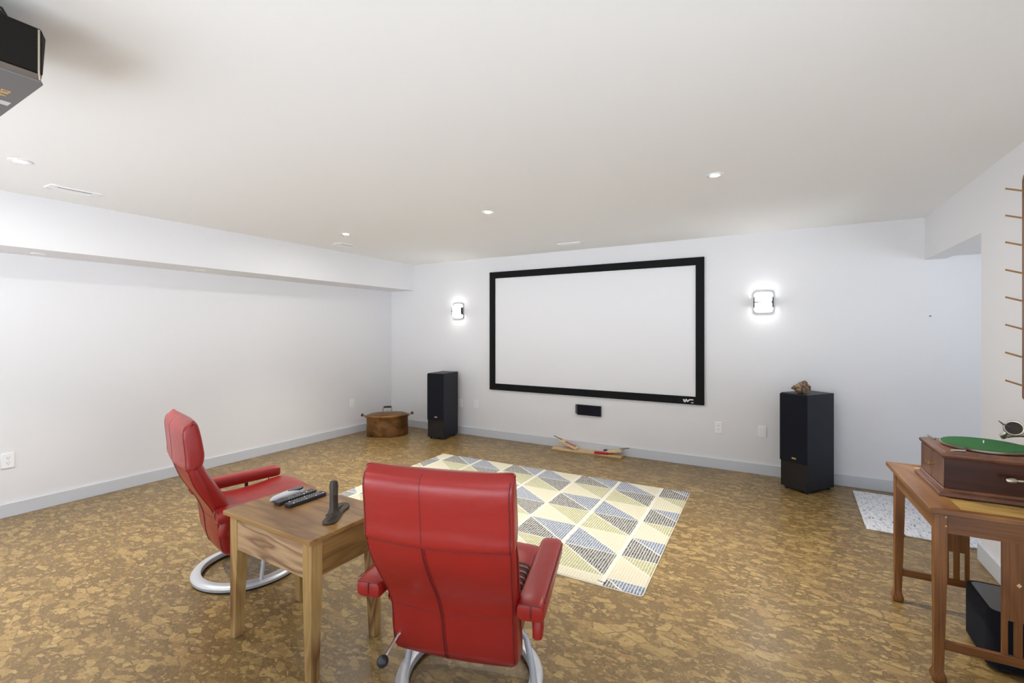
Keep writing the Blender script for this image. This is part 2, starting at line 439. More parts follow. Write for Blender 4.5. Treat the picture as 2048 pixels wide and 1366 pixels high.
def baseboard(name, pts):
    """pts: floor outline of the board"""
    struct(name, MB().prism(pts, 0, BH), M['base'], bevel=.002)
baseboard('baseboard_left', [(XL, YR), (XL+BT, YR), (XL+BT, YB-BT), (XL, YB-BT)])
baseboard('baseboard_back', [(XL, YB-BT), (XS, YB-BT), (XS, YB), (XL, YB)])
baseboard('baseboard_right', [(XR-BT, YR), (XR, YR), (XR, 4.03), (XR+.145, 4.03), (XR+.145, 4.03+BT), (XR-BT, 4.03+BT)])

# ------------------------------------------------------------------ ceiling fittings
def downlight(x, y, z, label, on=True):
    t = thing('recessed_downlight', label, 'ceiling light', (x, y, z), 0, 'recessed downlights')
    r = .052 if on else .045
    finish('trim_ring', MB().lathe([(r, -.004), (r-.006, -.006), (.0265 if on else r-.014, -.003), (.0265 if on else r-.014, .004), (r, .004)], n=32, closed=True), M['white'], t)
    finish('lens', MB().cyl((0, 0, -.0025), .027 if on else r-.013, .004, 28), M['bulb'] if on else M['off'], t)
    if on:
        sl = bpy.data.lights.new('downlight_beam', 'SPOT'); sl.energy = 210; sl.spot_size = math.radians(92); sl.spot_blend = 1.; sl.shadow_soft_size = .03; sl.color = (1., .97, .91)
        so_ = bpy.data.objects.new('downlight_beam', sl); COL.objects.link(so_); so_.parent = t; so_.location = (0, 0, -.008)
    return t
downlight(-3.85, .911, CH, 'lit recessed downlight near the projector, left of the frame')
downlight(-3.848, 3.27, CH, 'small lit recessed downlight beside the far left ceiling vent')
downlight(-2.102, 3.256, CH, 'lit recessed downlight in the middle of the ceiling before the screen')
downlight(-.344, 3.205, CH, 'lit recessed downlight nearest the right wall')
downlight(-.344, -.75, CH, 'lit recessed downlight behind the camera')
downlight(-2.6, -.75, CH, 'lit recessed downlight behind the camera further left')
downlight(-5.05, 1.295, SOZ, 'unlit flush downlight under the soffit, nearer one', False)
downlight(-5.01, 2.449, SOZ, 'unlit flush downlight under the soffit, farther one', False)
def vent(x, y, rz, label):
    t = thing('ceiling_vent', label, 'vent', (x, y, CH), rz, 'slot vents in the ceiling')
    mb = MB()
    w, h = .055, .14
    for s in (-1, 1):
        mb.box((s*w-.012, -h, -.010), (s*w+.012, h, 0)); mb.box((-w, s*(h-.022)-.022, -.010), (w, s*(h-.022)+.022, 0))
    finish('frame', mb, M['white'], t, bevel=.002)
    finish('back_plate', MB().box((-w, -h+.03, -.002), (w, h-.03, 0)), M['slot'], t)
    for k in range(3): finish('blade', MB().box((-.031+k*.021-.009, -h+.045, -.010), (-.031+k*.021+.009, h-.045, -.007)), M['white'], t)
    return t
vent(-4.322, 1.292, 0, 'white slot vent above the left soffit, nearest the camera')
vent(-4.341, 3.69, 0, 'white slot vent beside the small far left downlight')
vent(-2.043, 4.905, math.radians(90), 'white slot vent above the projection screen')

# ------------------------------------------------------------------ wall sconces
def sconce(x, z, label):
    t = thing('wall_sconce', label, 'wall lamp', (x, YB, z), 0, 'lit sconces beside the screen')
    w, h, r = .092, .112, .035
    pl = []
    for sx, sz, a0 in ((1, 1, 0), (-1, 1, 90), (-1, -1, 180), (1, -1, 270)):
        for k in range(7):
            a = math.radians(a0 + 15*k); pl.append((sx*(w-r) + r*math.cos(a), sz*(h-r) + r*math.sin(a)))
    finish('back_plate', MB().prism(pl, -.014, 0, 'y'), M['satin'], t, bevel=.003)
    for s in (-1, 1):
        finish('end_plate', MB().box((s*.079-.0035, -.056, -.052), (s*.079+.0035, -.014, .052)), M['knob'], t)
    finish('cross_bar', MB().box((-.084, -.062, -.005), (.084, -.014, .005)), M['knob'], t)
    for s in (-1, 1):
        a, b = (.005, .064) if s > 0 else (-.064, -.005)
        finish('glass_shade', MB().box((-.0745, -.053, a), (.0745, -.015, b)), M['sconce'], t, bevel=.014, seg=4)
    return t
sconce(-3.937, 1.738, 'lit black and white wall sconce left of the screen')
sconce(-.119, 1.747, 'lit black and white wall sconce right of the screen')

# ------------------------------------------------------------------ projection screen
t = thing('projection_screen', 'wide white projection screen in a black frame on the back wall', 'projection screen', (-2.036, YB, 1.456))
W, Hh, fw = 1.360, .796, .085
mb = MB()
o4 = [(-W, -Hh), (W, -Hh), (W, Hh), (-W, Hh)]; i4 = [(-W+fw, -Hh+fw), (W-fw, -Hh+fw), (W-fw, Hh-fw), (-W+fw, Hh-fw)]
mb.rings([[(x, -.001, z) for x, z in o4], [(x, -.032, z) for x, z in o4], [(x, -.032, z) for x, z in i4], [(x, -.014, z) for x, z in i4]], caps=False)
finish('frame', mb, M['frame'], t, bevel=.003)
finish('screen_fabric', MB().box((-W+fw-.01, -.015, -Hh+fw-.01), (W-fw+.01, -.012, Hh-fw+.01)), M['screen'], t)
# small maker's mark: an angular zig-zag and a swash
mb = MB(); X0 = W-.215; Z0 = -Hh+.012
mb.prism([(X0, Z0+.042), (X0+.010, Z0+.010), (X0+.030, Z0+.010), (X0+.038, Z0+.028), (X0+.046, Z0+.010), (X0+.075, Z0+.034), (X0+.108, Z0+.034), (X0+.108, Z0+.046), (X0+.068, Z0+.046), (X0+.048, Z0+.030), (X0+.040, Z0+.046), (X0+.028, Z0+.046), (X0+.022, Z0+.024), (X0+.016, Z0+.042)], -.0335, -.032, 'y')
lg = finish('maker_mark', mb, M['logo'], t); lg['label'] = 'small white logo on the lower right of the frame'
finish('maker_mark', MB().box((X0+.085, -.0335, Z0+.004), (X0+.110, -.032, Z0+.012)), M['logo'], t)

# centre speaker on the wall
t = thing('centre_speaker', 'small black centre speaker on the wall below the screen', 'speaker', (-1.987, YB, .493))
finish('cabinet', MB().box((-.160, -.030, -.062), (.163, 0, .062)), M['spk'], t, bevel=.002)
finish('grille', MB().box((-.132, -.036, -.060), (.161, -.030, .060)), M['grille'], t, bevel=.002)
finish('side_strip', MB().box((-.158, -.034, -.046), (-.136, -.030, .060)), plain('olive_grey_strip', (.10, .10, .085), .4), t)
finish('badge', MB().box((-.157, -.034, -.060), (-.138, -.030, -.049)), M['logo'], t)

# ------------------------------------------------------------------ outlets and plates
def plate(x, y, z, wall, label, sockets=True, group='wall plates'):
    rz = {'back': 0, 'left': math.radians(90)}[wall]
    t = thing('wall_outlet' if sockets else 'blank_wall_plate', label, 'outlet' if sockets else 'wall plate', (x, y, z), rz, group)
    finish('cover_plate', MB().box((-.036, -.010, -.058), (.036, 0, .058)), M['white'], t, bevel=.003)
    if sockets:
        for s in (-1, 1):
            so = finish('socket', MB().cyl((0, -.0115, s*.020), .0165, .004, 20, 'y'), M['white'], t)
            finish('slot', MB().box((-.0080, -.0122, s*.020+.001), (-.0055, -.0112, s*.020+.009)), M['slot'], so)
            finish('slot', MB().box((.0055, -.0122, s*.020+.001), (.0080, -.0112, s*.020+.009)), M['slot'], so)
            finish('slot', MB().cyl((0, -.0122, s*.020-.007), .0026, .001, 10, 'y'), M['slot'], so)
    else:
        finish('insert', MB().box((-.017, -.0125, -.034), (.017, -.009, .034)), M['white'], t, bevel=.002)
    return t
plate(XL, 1.170, .441, 'left', 'white duplex outlet low on the left wall at the edge of the picture')
plate(XL, 4.548, .430, 'left', 'white outlet low on the left wall above the copper boiler', False)
plate(-3.905, YB, .431, 'back', 'white plate half hidden behind the left tower speaker', False)
plate(-3.630, YB, .438, 'back', 'white duplex outlet right of the left tower speaker')
plate(-.537, YB, .434, 'back', 'white duplex outlet low between the screen and the right tower speaker')
plate(-.128, YB, .436, 'back', 'blank white plate close to the right tower speaker', False)
tag(finish('wall_nail', MB().cyl((1.163, YB-.012, 1.588), .006, .012, 10, 'y'), M['steel']), 'tiny dark nail in the back wall by the opening', 'nail')

# ------------------------------------------------------------------ tower speakers
def tower(badge, name, label, loc, rz):
    t = thing(name, label, 'speaker', loc, rz)
    h, w, d = .885, .125, .1865
    finish('cabinet', MB().box((-w, -d, .022), (w, d, h)), M['spk'], t, bevel=.0025)
    g = .034
    sec = [(-w-.002, -d), (-w+.012, -d-g), (w-.075, -d-g), (w, -d)]
    finish('grille', MB().prism(sec, .265, h-.006), M['grille'], t, bevel=.002)
    finish('front_plinth', MB().box((-w+.001, -d-.004, .024), (w-.001, -d, .262)), M['spk_gloss'], t, bevel=.001)
    b = finish('badge', MB().box((.005, -d-g-.003, .300), (.043, -d-g, .312)), badge, t)
    for sx in (-1, 1):
        for sy in (-1, 1): finish('foot', MB().cyl((sx*(w-.03), sy*(d-.035), 0), .017, .023, 14), M['rubber'], t)
    return t
tower(M['gold'], 'tower_speaker', 'black floor-standing tower speaker with the rock on top, right of the screen', (.2436, 5.0753, 0), math.radians(-36.3))
tower(M['pinkbadge'], 'tower_speaker', 'black floor-standing tower speaker beside the copper boiler, left of the screen', (-3.998, 5.055, 0), math.radians(6.1))

# rock on the right tower
bm = bmesh.new(); bmesh.ops.create_icosphere(bm, subdivisions=4, radius=1.)
rnd = random.Random(4); cuts = [(Vector((rnd.gauss(0, 1), rnd.gauss(0, 1), rnd.gauss(0, 1))).normalized(), rnd.uniform(.62, .92)) for _ in range(16)]
from mathutils import noise as mnoise
for v in bm.verts:
    p = v.co.copy()
    for n_, d_ in cuts:
        e = p.dot(n_) - d_
        if e > 0: p -= n_*e*.9
    p *= 1 + .22*mnoise.noise(v.co*2.3) + .10*mnoise.noise(v.co*6.5)
    p += Vector((.25, .1, .55))*max(0, v.co.dot(Vector((.45, .2, .85)).normalized())-.75)
    v.co = Vector((p.x*.083, p.y*.055, p.z*.062))
zmin = min(v.co.z for v in bm.verts)
for v in bm.verts:
    v.co.z = max(v.co.z - zmin - .006, 0)
mbr = MB(); mbr.bm.free(); mbr.bm = bm
rk = finish('mineral_rock', mbr, M['rock'], None, angle=25, loc=(.190, 4.985, .885), rot=(0, 0, math.radians(25)))
tag(rk, 'rough brown and cream mineral rock on top of the right tower speaker', 'rock')

# ------------------------------------------------------------------ copper boiler
t = thing('copper_boiler', 'old oval copper wash boiler with a lid in the back left corner', 'boiler', (-4.735, 4.742, 0), math.radians(45))
a, b = .283, .165
finish('body', MB().lathe([(.955, 0), (.985, .004), (1., .012), (.99, .15), (.995, .255), (1.012, .262), (1.012, .270), (.98, .272)], n=72, sx=a, sy=b), M['copper'], t)
finish('lid', MB().lathe([(1.04, .271), (1.045, .277), (1.03, .284), (.93, .295), (.78, .308), (.74, .306), (.50, .316), (.10, .321)], n=72, sx=a, sy=b), M['copper'], t)
lh = finish('lid_handle', MB().tube([(-.058, 0, .308), (-.058, 0, .385), (-.05, 0, .392), (.05, 0, .392), (.058, 0, .385), (.058, 0, .308)], .0035, 8), M['steel'], t)
finish('grip', MB().tube([(-.052, 0, .392), (-.045, 0, .392), (.045, 0, .392), (.052, 0, .392)], [.011, .014, .014, .011], 14), M['darkwood'], lh)
for s in (-1, 1):
    hd = finish('side_handle', MB().tube([(s*.280, -.045, .262), (s*.325, -.045, .290), (s*.345, 0, .296), (s*.325, .045, .290), (s*.280, .045, .262)], .0045, 8), M['copper'], t)
    finish('grip', MB().tube([(s*.338, -.048, .294), (s*.338, -.04, .294), (s*.338, .04, .294), (s*.338, .048, .294)], [.012, .016, .016, .012], 14), M['darkwood'], hd)

# ------------------------------------------------------------------ jig of pine board and clamp by the back wall
t = thing('wooden_jig', 'pale pine board with two raised arms lying along the back wall under the screen', 'wooden jig', (-1.978, 5.245, 0), math.radians(.7))
finish('board', MB().box((-.434, -.064, 0), (.434, .064, .020)), M['pinewood'], t, bevel=.002)
def arm(sx, x0, L, ang, w0, w1, strip):
    A = math.radians(ang)
    mb = MB(); dx = sx*math.cos(A); dz = math.sin(A)
    c = lambda q, y, h: (x0 + dx*q - sx*math.sin(A)*h, y, .021 + dz*q + math.cos(A)*h)
    mb.hexa([c(0, -w0, 0), c(L, -w1, 0), c(L, w1, 0), c(0, w0, 0)], [c(0, -w0, .024), c(L, -w1, .024), c(L, w1, .024), c(0, w0, .024)])
    p = finish('arm', mb, M['pinewood'], t, bevel=.002)
    finish('rod', MB().tube([c(L-.03, 0, .027), c(L+.085, 0, .027)], .006, 10), M['steel'], p)
    if strip:
        mb = MB(); mb.hexa([c(.025, -.024, .024), c(L-.08, -.024, .024), c(L-.08, .018, .024), c(.025, .018, .024)], [c(.025, -.024, .027), c(L-.08, -.024, .027), c(L-.08, .018, .027), c(.025, .018, .027)])
        s_ = finish('strip', mb, M['pinkstrip'], p); s_['label'] = 'pink strip along the arm'
arm(-1, -.125, .245, 19, .040, .048, True)
arm(1, .225, .215, 13, .036, .044, False)
t = thing('corner_clamp', 'red corner clamp with a dark blue knob lying on the pine board', 'clamp', (-1.845, 5.222, .0203), math.radians(8))
finish('body', MB().prism([(-.02, -.055), (.135, -.055), (.185, .055), (.145, .055), (.110, -.012), (-.02, -.012)], 0, .024), M['red'], t, bevel=.002)
finish('knob', MB().cyl((.100, .020, 0), .022, .042, 14), M['bluek'], t, bevel=.002)

# ------------------------------------------------------------------ rugs
RT = .010
t = thing('area_rug', 'cream woven rug with blue, black and olive striped triangles before the screen', 'rug', (-.68, 4.38, 0), math.radians(1.2))
def slab(x0, x1, y0, y1, r, n=6, wob=0.):
    pts = []
    for cx_, cy_, a0 in ((x1-r, y1-r, 0), (x0+r, y1-r, 90), (x0+r, y0+r, 180), (x1-r, y0+r, 270)):
        for k in range(n+1):
            q = math.radians(a0 + 90*k/n); pts.append((cx_ + r*math.cos(q), cy_ + r*math.sin(q)))
    return pts
pl = slab(-2.735, 0, -1.835, 0, .02)
pile = finish('pile', MB().prism(pl, .002, RT), M['rug'], t, bevel=.004)
finish('bound_edge', MB().prism(inset(pl, -.004), 0, .006), M['rugedge'], t)
def text_mesh(txt, size, mat, parent, loc, rot, name, label=None, ext=.0006):
    cu = bpy.data.curves.new(name, 'FONT'); cu.body = txt; cu.size = size; cu.extrude = ext
    tmp = bpy.data.objects.new(name, cu)
    COL.objects.link(tmp); dg = bpy.context.evaluated_depsgraph_get()
    me = bpy.data.meshes.new_from_object(tmp.evaluated_get(dg)); bpy.data.objects.remove(tmp)
    me.materials.clear(); me.materials.append(mat); me.name = name
    o = bpy.data.objects.new(name, me); COL.objects.link(o); o.parent = parent; o.location = loc; o.rotation_euler = rot
    if label: o['label'] = label
    return o
text_mesh('LL8-93', .019, M['ink'], t, (-.262, -1.806, RT+.0005), (0, 0, math.radians(-16)), 'woven_mark', 'small black woven signature in the corner')

tag(finish('rag_rug', MB().prism(slab(0, 1.25, -.94, 0, .01), 0, .014), M['rag'], None, bevel=.005, loc=(.594, 5.172, 0), rot=(0, 0, math.radians(-1.6))), 'white and grey woven rag mat in the right wall opening', 'mat')

# ------------------------------------------------------------------ recliners
def recliner(label, loc, phi, lever):
    t = thing('recliner_chair', label, 'armchair', loc, -math.radians(phi), 'red leather recliners')
    L = M['leather']
    finish('base_ring', MB().lathe([(.305, .012), (.306, .026), (.300, .034), (.285, .040), (.262, .043), (.254, .040), (.250, .030), (.252, .012)], c=(.01, -.01, 0), n=72, closed=True), M['silver'], t)
    finish('floor_glide', MB().lathe([(.298, 0), (.299, .012), (.258, .012), (.260, 0)], c=(.01, -.01, 0), n=72, closed=True), M['rubber'], t)
    for s in (-1, 1):
        finish('base_leg', MB().tube([(s*.278+.01, -.03, .036), (s*.268+.01, -.02, .10), (s*.240+.01, .0, .20), (s*.17, .02, .262), (s*.05, .02, .272)], [.015, .014, .013, .014, .015], 14, flat=.75, up=Vector((0, 1, 0))), M['silver'], t)
    finish('swivel_hub', MB().cyl((0, .02, .245), .07, .05, 28), M['rubber'], t, bevel=.004)
    # seat
    sb = smooth_poly([(-.205, .285), (-.20, .40), (-.10, .415), (.14, .415), (.24, .405), (.265, .36), (.22, .305), (.05, .275), (-.12, .262)], 5)
    finish('seat_base', pillow(sb, .252, .03), L, t)
    sc = smooth_poly([(-.22, .405), (-.185, .435), (-.05, .424), (.10, .434), (.22, .451), (.295, .443), (.325, .410), (.305, .372), (.235, .385), (.05, .385), (-.12, .385)], 5)
    finish('seat_cushion', pillow(sc, .262, .03, lambda x, y, z: (x, y + .012*(1-(x/.262)**2)*(1 if y > .2 else 0), z + (.008*(1-(x/.262)**2) if z > .415 else 0))), L, t)
    # back: rear edge line and front line (y,z)
    rear = [(-.374, .766), (-.378, .745), (-.370, .70), (-.345, .63), (-.302, .55), (-.262, .48), (-.236, .40), (-.226, .31), (-.216, .255)]
    low = smooth_poly(rear, 4, False) + [(-.205, .228), (-.182, .208), (-.150, .200), (-.120, .205), (-.105, .235)] + \
        smooth_poly([(-.118, .33), (-.135, .42), (-.158, .475), (-.178, .525), (-.205, .575), (-.240, .64), (-.272, .70), (-.290, .742), (-.300, .764)], 4, False)
    low = low[::-1]
    def half(z):
        return .250 + .026*max(0., min(1., (z-.42)/.26))
    def cen(z):
        return .013
    def rear_y(z):
        pr = [(-.345, .985), (-.378, .972), (-.394, .945), (-.397, .915), (-.388, .84)] + rear
        for (y0, z0), (y1, z1) in zip(pr, pr[1:]):
            if z1 <= z <= z0: return y1 + (y0-y1)*(z-z1)/(z0-z1 or 1)
        return pr[-1][0]
    W0 = .276
    def warp_low(x, y, z):
        k = half(z)/W0 - (.02 if z > .748 else 0.); cr = max(0., min(1., (.25-z)/.05)); k *= 1-.08*cr*cr
        front = y > rear_y(min(z, .745)) + .05
        q = (x/W0)**2
        return (x*k + cen(z), y + (.026*(1-q) - .026 if front and z > .40 else (-.014*(1-q) if not front else 0)), z)
    back = finish('backrest', pillow(low, W0, .020, warp_low, n=5, mid=14), L, t)
    hd = smooth_poly([(-.384, .735), (-.386, .78), (-.391, .84), (-.398, .915), (-.390, .955), (-.366, .980), (-.343, .986), (-.318, .966), (-.304, .915), (-.291, .84), (-.286, .79), (-.296, .745), (-.33, .722), (-.365, .720)], 4)[::-1]
    def warp_head(x, y, z):
        q = (x/W0)**2
        fr = y > -.345
        return (x + cen(z), y + (.024*(1-q) - .020 if fr else -.012*(1-q)), z + (.010*q-.010)*max(0., min(1., (z-.93)/.05)) - (.012*(1-q) if z < .745 and not fr else 0))
    head = finish('headrest', pillow(hd, W0, .016, warp_head, n=5, mid=14), L, t)
    # piping and seams follow the covers
    trees = [BVHTree.FromPolygons([v.co.copy() for v in o.data.vertices], [tuple(p.vertices) for p in o.data.polygons]) for o in (back, head)]
    def hit(x, z):
        best = None
        for tr in trees:
            h = tr.ray_cast(Vector((x, -1, z)), Vector((0, 1, 0)))[0]
            if h is not None and (best is None or h.y < best.y): best = h
        return best
    def seam(name, pts, r):
        P = [p for p in (hit(x, z) for x, z in pts) if p is not None]
        finish(name, MB().tube(P, r, 8), M['seam'], t)
    for s in (-1, 1): seam('piping', [(cen(z) + s*(half(z)-.012), z) for z in [.962-.0175*k for k in range(42)] if z > .242], .0026)
    seam('seam', [(-.035, .968-.0125*k) for k in range(20)], .0014)
    seam('zip_seam', [(-.036+.026*(.712-z)/.5, z) for z in [.712-.015*k for k in range(34)] if z > .215], .0034)
    seam('zip_seam', [(-.027+.026*(.712-z)/.5, z) for z in [.712-.015*k for k in range(34)] if z > .215], .0020)
    seam('cross_seam', [(cen(0)-.26+.026*k, .722-.010*(1-((k-10)/10)**2)) for k in range(21)], .0020)
    seam('cross_seam', [(cen(0)-.225+.0225*k, .425-.012*(1-((k-10)/10)**2)) for k in range(21)], .0012)
    # arms
    for s in (-1, 1):
        R = []
        for y, hw, zt, zb in ((-.264, .034, .482, .450), (-.261, .046, .494, .438), (-.249, .051, .500, .430), (-.20, .053, .503, .428), (-.1, .052, .503, .433), (.08, .051, .506, .438), (.21, .050, .509, .440), (.240, .049, .509, .440), (.258, .044, .505, .444), (.264, .034, .496, .452)):
            c = (s*.317, (zt+zb)/2); hh = (zt-zb)/2; q = []
            for k in range(20):
                a_ = 2*PI*k/20; ca, sa = math.cos(a_), math.sin(a_)
                q.append((c[0] + hw*math.copysign(abs(ca)**.5, ca), y, c[1] + hh*math.copysign(abs(sa)**.5, sa)))
            R.append(q)
        ar = finish('armrest', MB().rings(R), L, t)
        finish('piping', MB().tube([(s*(.317+.0505), y, .496) for y in (-.235, -.1, .08, .235)], .0020, 6), M['seam'], ar)
        finish('piping', MB().tube([(s*.317-.044, -.2615, .493), (s*.317-.02, -.2645, .496), (s*.317+.02, -.2645, .496), (s*.317+.044, -.2615, .493)], .0020, 6), M['seam'], ar)
        finish('rear_seam', MB().tube([(s*.317+.004, -.2645, .496), (s*.317+.004, -.268, .475), (s*.317+.004, -.264, .452), (s*.317+.004, -.246, .431)], .0024, 6), M['seam'], ar)
        if s > 0: finish('arm_sleeve', MB().tube([(.337, -.215, .440), (.341, -.224, .405), (.340, -.230, .368)], [.030, .030, .026], 14, flat=.7), L, ar)
        finish('arm_bracket', MB().tube([(s*.235, .04, .33), (s*.29, .05, .35), (s*.325, .06, .40), (s*.325, .06, .445)], .011, 10), M['rubber'], t)
        finish('arm_rod', MB().tube([(s*.34, .205, .445), (s*.34, .205, .395), (s*.30, .19, .37), (s*.235, .18, .36)], .004, 8), M['chrome'], ar)
    if not lever: return t
    lv = finish('recline_lever', MB().tube([(-.218, -.305, .255), (-.205, -.235, .292), (-.17, -.15, .31), (-.11, -.05, .30)], .006, 8), M['chrome'], t)
    finish('knob', MB().ball((-.222, -.318, .246), .022), M['knob'], lv)
    return t
recliner('red leather recliner left of the side table, seen from its side', (-2.83, 1.68, 0), 15, False)
recliner('red leather recliner nearest the camera, seen from behind', (-1.13, 1.60, 0), -16, True)

# knit throw on the near recliner's seat
ph = -math.radians(-16)
def chair_pt(x, y, z): return (-1.13 + x*math.cos(ph) - y*math.sin(ph), 1.60 + x*math.sin(ph) + y*math.cos(ph), z)
pr = smooth_poly([(-.11, .0), (-.125, .022), (-.11, .046), (-.04, .050), (.03, .052), (.07, .040), (.078, .016), (.06, .0)], 4)
tag(finish('knitted_throw', pillow(pr, .115, .02, lambda x, y, z: (x, y, z + .004*math.sin(40*x)*(z/.05))), M['knit'], None, loc=chair_pt(.142, -.02, .444), rot=(0, 0, ph)), 'striped knitted throw folded on the seat of the nearest recliner', 'throw')

# ------------------------------------------------------------------ side table between the recliners
TX, TY, TZ, TW, TD, TT = -2.289, 1.22, .604, .647, .427, .020
TH = -.01
t = thing('side_table', 'rustic figured-wood side table between the two red recliners', 'side table', (TX, TY, 0), TH)
finish('table_top', MB().box((0, 0, TZ-TT), (TW, TD, TZ)), M['acacia'], t, bevel=.003)
i = .022
for sx in (0, 1):
    for sy in (0, 1):
        x0 = i if sx == 0 else TW-i; y0 = i if sy == 0 else TD-i
        dx = 1 if sx == 0 else -1; dy = 1 if sy == 0 else -1
        def quad(w, z): return [(x0, y0, z), (x0+dx*w, y0, z), (x0+dx*w, y0+dy*w, z), (x0, y0+dy*w, z)]
        mb = MB(); mb.rings([quad(.040, 0), quad(.056, .40), quad(.056, TZ-TT)])
        finish('leg', mb, M['acacia_leg'], t, bevel=.002)
za = .425
finish('apron', MB().box((i+.056, i+.004, za), (TW-i-.056, i+.026, TZ-TT)), M['acacia_apron'], t)
finish('apron', MB().box((i+.056, TD-i-.026, za), (TW-i-.056, TD-i-.004, TZ-TT)), M['acacia_apron'], t)
finish('apron', MB().box((i+.004, i+.056, za), (i+.026, TD-i-.056, TZ-TT)), M['acacia_side'], t)
finish('apron', MB().box((TW-i-.026, i+.056, za), (TW-i-.004, TD-i-.056, TZ-TT)), M['acacia_side'], t)

def tab(x, y, z=TZ): return (TX + x*math.cos(TH) - y*math.sin(TH), TY + x*math.sin(TH) + y*math.cos(TH), z)
# remotes
def remote(label, xy, rz, L, w, h, rows, cols, first, seed):
    t = thing('remote_control', label, 'remote control', tab(*xy), TH+rz, 'remotes on the side table')
    finish('case', MB().prism(slab(-w/2, w/2, -L/2, L/2, .006), .001, h), M['remote'], t, bevel=.003)
    r_ = random.Random(seed)
    for k in range(rows):
        y = -L/2 + first + (L-first-.018)*k/(rows-1)
        n = cols if k % 3 else 2
        for j in range(n):
            x = (j-(n-1)/2)*(w*.74/max(n-1, 1) if n > 1 else 0)
            finish('button', MB().box((x-.0038, y-.0026, h-.0005), (x+.0038, y+.0026, h+.0013)), M['button'] if r_.random() < .85 else M['white'], t)
    return t
remote('black remote control in the middle of the three on the side table', (.163, .272), .0, .213, .047, .019, 11, 3, .055, 1)
remote('black remote control nearest the iron shoe last', (.236, .277), -.01, .207, .046, .019, 13, 3, .025, 2)
t = thing('remote_control', 'white and black rounded remote control, leftmost on the side table', 'remote control', tab(.092, .272), TH+.04, 'remotes on the side table')
def egg(z, k):
    return [(k*.0245*math.sin(a_)*(1-.18*math.cos(a_)), k*-.098*math.cos(a_), z) for a_ in [2*PI*q/36 for q in range(36)]]
finish('case', MB().rings([egg(0, .86), egg(.006, 1.), egg(.014, .98), egg(.021, .86), egg(.0245, .62), egg(.0255, .2)]), M['remote_w'], t)
fp = finish('keypad', MB().rings([[(x*.80, y*.48+.046, z) for x, y, z in egg(zz, kk)] for zz, kk in ((.018, 1.), (.0252, .96), (.0268, .8))]), M['remote'], t)
for k in range(5):
    for j in range(3): finish('button', MB().box((-.011+j*.011-.003, .014+k*.014-.003, .0262), (-.011+j*.011+.003, .014+k*.014+.003, .0280)), M['button'], fp)

# shoe last
t = thing('shoe_last', 'cast-iron cobbler shoe last standing on the side table', 'shoe last', tab(0, 0), TH)
out = smooth_poly([(.583, .150), (.585, .178), (.563, .212), (.535, .245), (.512, .285), (.495, .325), (.462, .352), (.430, .345), (.420, .318), (.438, .285), (.468, .245), (.498, .205), (.520, .165), (.540, .140), (.565, .135)], 4)
finish('sole_plate', MB().prism(out, .0, .011), M['iron'], t, bevel=.004, seg=3)
# reinforcing rib along the sole
finish('rib', MB().tube([(.562, .158, .010), (.535, .195, .012), (.505, .230, .014), (.478, .275, .012), (.455, .325, .009)], [.006, .010, .011, .009, .004], 10), M['iron'], t)
cx_, cy_ = .515, .222
st = []
for z, w, d in ((.008, .032, .034), (.02, .020, .022), (.04, .0155, .018), (.10, .0145, .017), (.14, .0165, .018), (.160, .0140, .015), (.1635, .010, .011)):
    q = []
    for k in range(16):
        a_ = 2*PI*k/16+.6; ca, sa = math.cos(a_), math.sin(a_)
        q.append((cx_ + w*math.copysign(abs(ca)**.6, ca) - .0005, cy_ + d*math.copysign(abs(sa)**.6, sa), z))
    st.append(q)
finish('post', MB().rings(st), M['iron'], t)
finish('post_fin', MB().hexa([(cx_+.006, cy_-.012, .10), (cx_+.021, cy_-.006, .10), (cx_+.021, cy_+.004, .10), (cx_+.006, cy_+.008, .10)], [(cx_+.003, cy_-.012, .165), (cx_+.015, cy_-.006, .165), (cx_+.015, cy_+.004, .165), (cx_+.003, cy_+.008, .165)]), M['iron'], t, bevel=.003)

# ------------------------------------------------------------------ library table on the right
LZ = .74
t = thing('library_table', 'brown oak mission table with slatted ends against the right wall', 'table', (.539, 2.474, 0), math.radians(1.43))
LW, LD = .570, .760
m_ = .105
def board(poly, z0, z1, mat, name, bev=.003): return finish(name, MB().prism(poly, z0, z1), mat, t, bevel=bev)
# mitred frame round golden planks
board([(0, 0), (m_, m_*.32), (m_, LD-.04), (0, LD)], LZ-.022, LZ, M['oak_y'], 'top_rail')
board([(LW-m_, m_*.32), (LW, 0), (LW, LD), (LW-m_, LD-.04)], LZ-.022, LZ, M['oak_y'], 'top_rail')
board([(0, 0), (LW, 0), (LW-m_, m_*.32), (m_, m_*.32)], LZ-.022, LZ, M['oak_x'], 'top_rail')
board([(m_, LD-.04), (LW-m_, LD-.04), (LW, LD), (0, LD)], LZ-.022, LZ, M['oak_x'], 'top_rail')
board([(m_, m_*.32), (LW-m_, m_*.32), (LW-m_, LD-.04), (m_, LD-.04)], LZ-.022, LZ-.004, M['oak_gold'], 'top_planks', 0)
ix, iy = .030, .062
LX0, LX1, LY0, LY1 = ix, LW-ix, iy+.0, LD+.0-.012
def lleg(x0, y0, dx, dy):
    def sq(w, z, g=0.): return [(x0-dx*g, y0-dy*g, z), (x0+dx*(w+g), y0-dy*g, z), (x0+dx*(w+g), y0+dy*(w+g), z), (x0-dx*g, y0+dy*(w+g), z)]
    mb = MB(); mb.rings([sq(.030, 0, .004), sq(.030, .012, .008), sq(.030, .026, .009), sq(.030, .052, .001), sq(.032, .09), sq(.041, .45), sq(.043, LZ-.022)])
    finish('leg', mb, M['oak'], t, bevel=.0025)
for x0, dx in ((LX0, 1), (LX1, -1)):
    for y0, dy in ((LY0, 1), (LY1, -1)): lleg(x0, y0, dx, dy)
za, zb = .625, LZ-.022
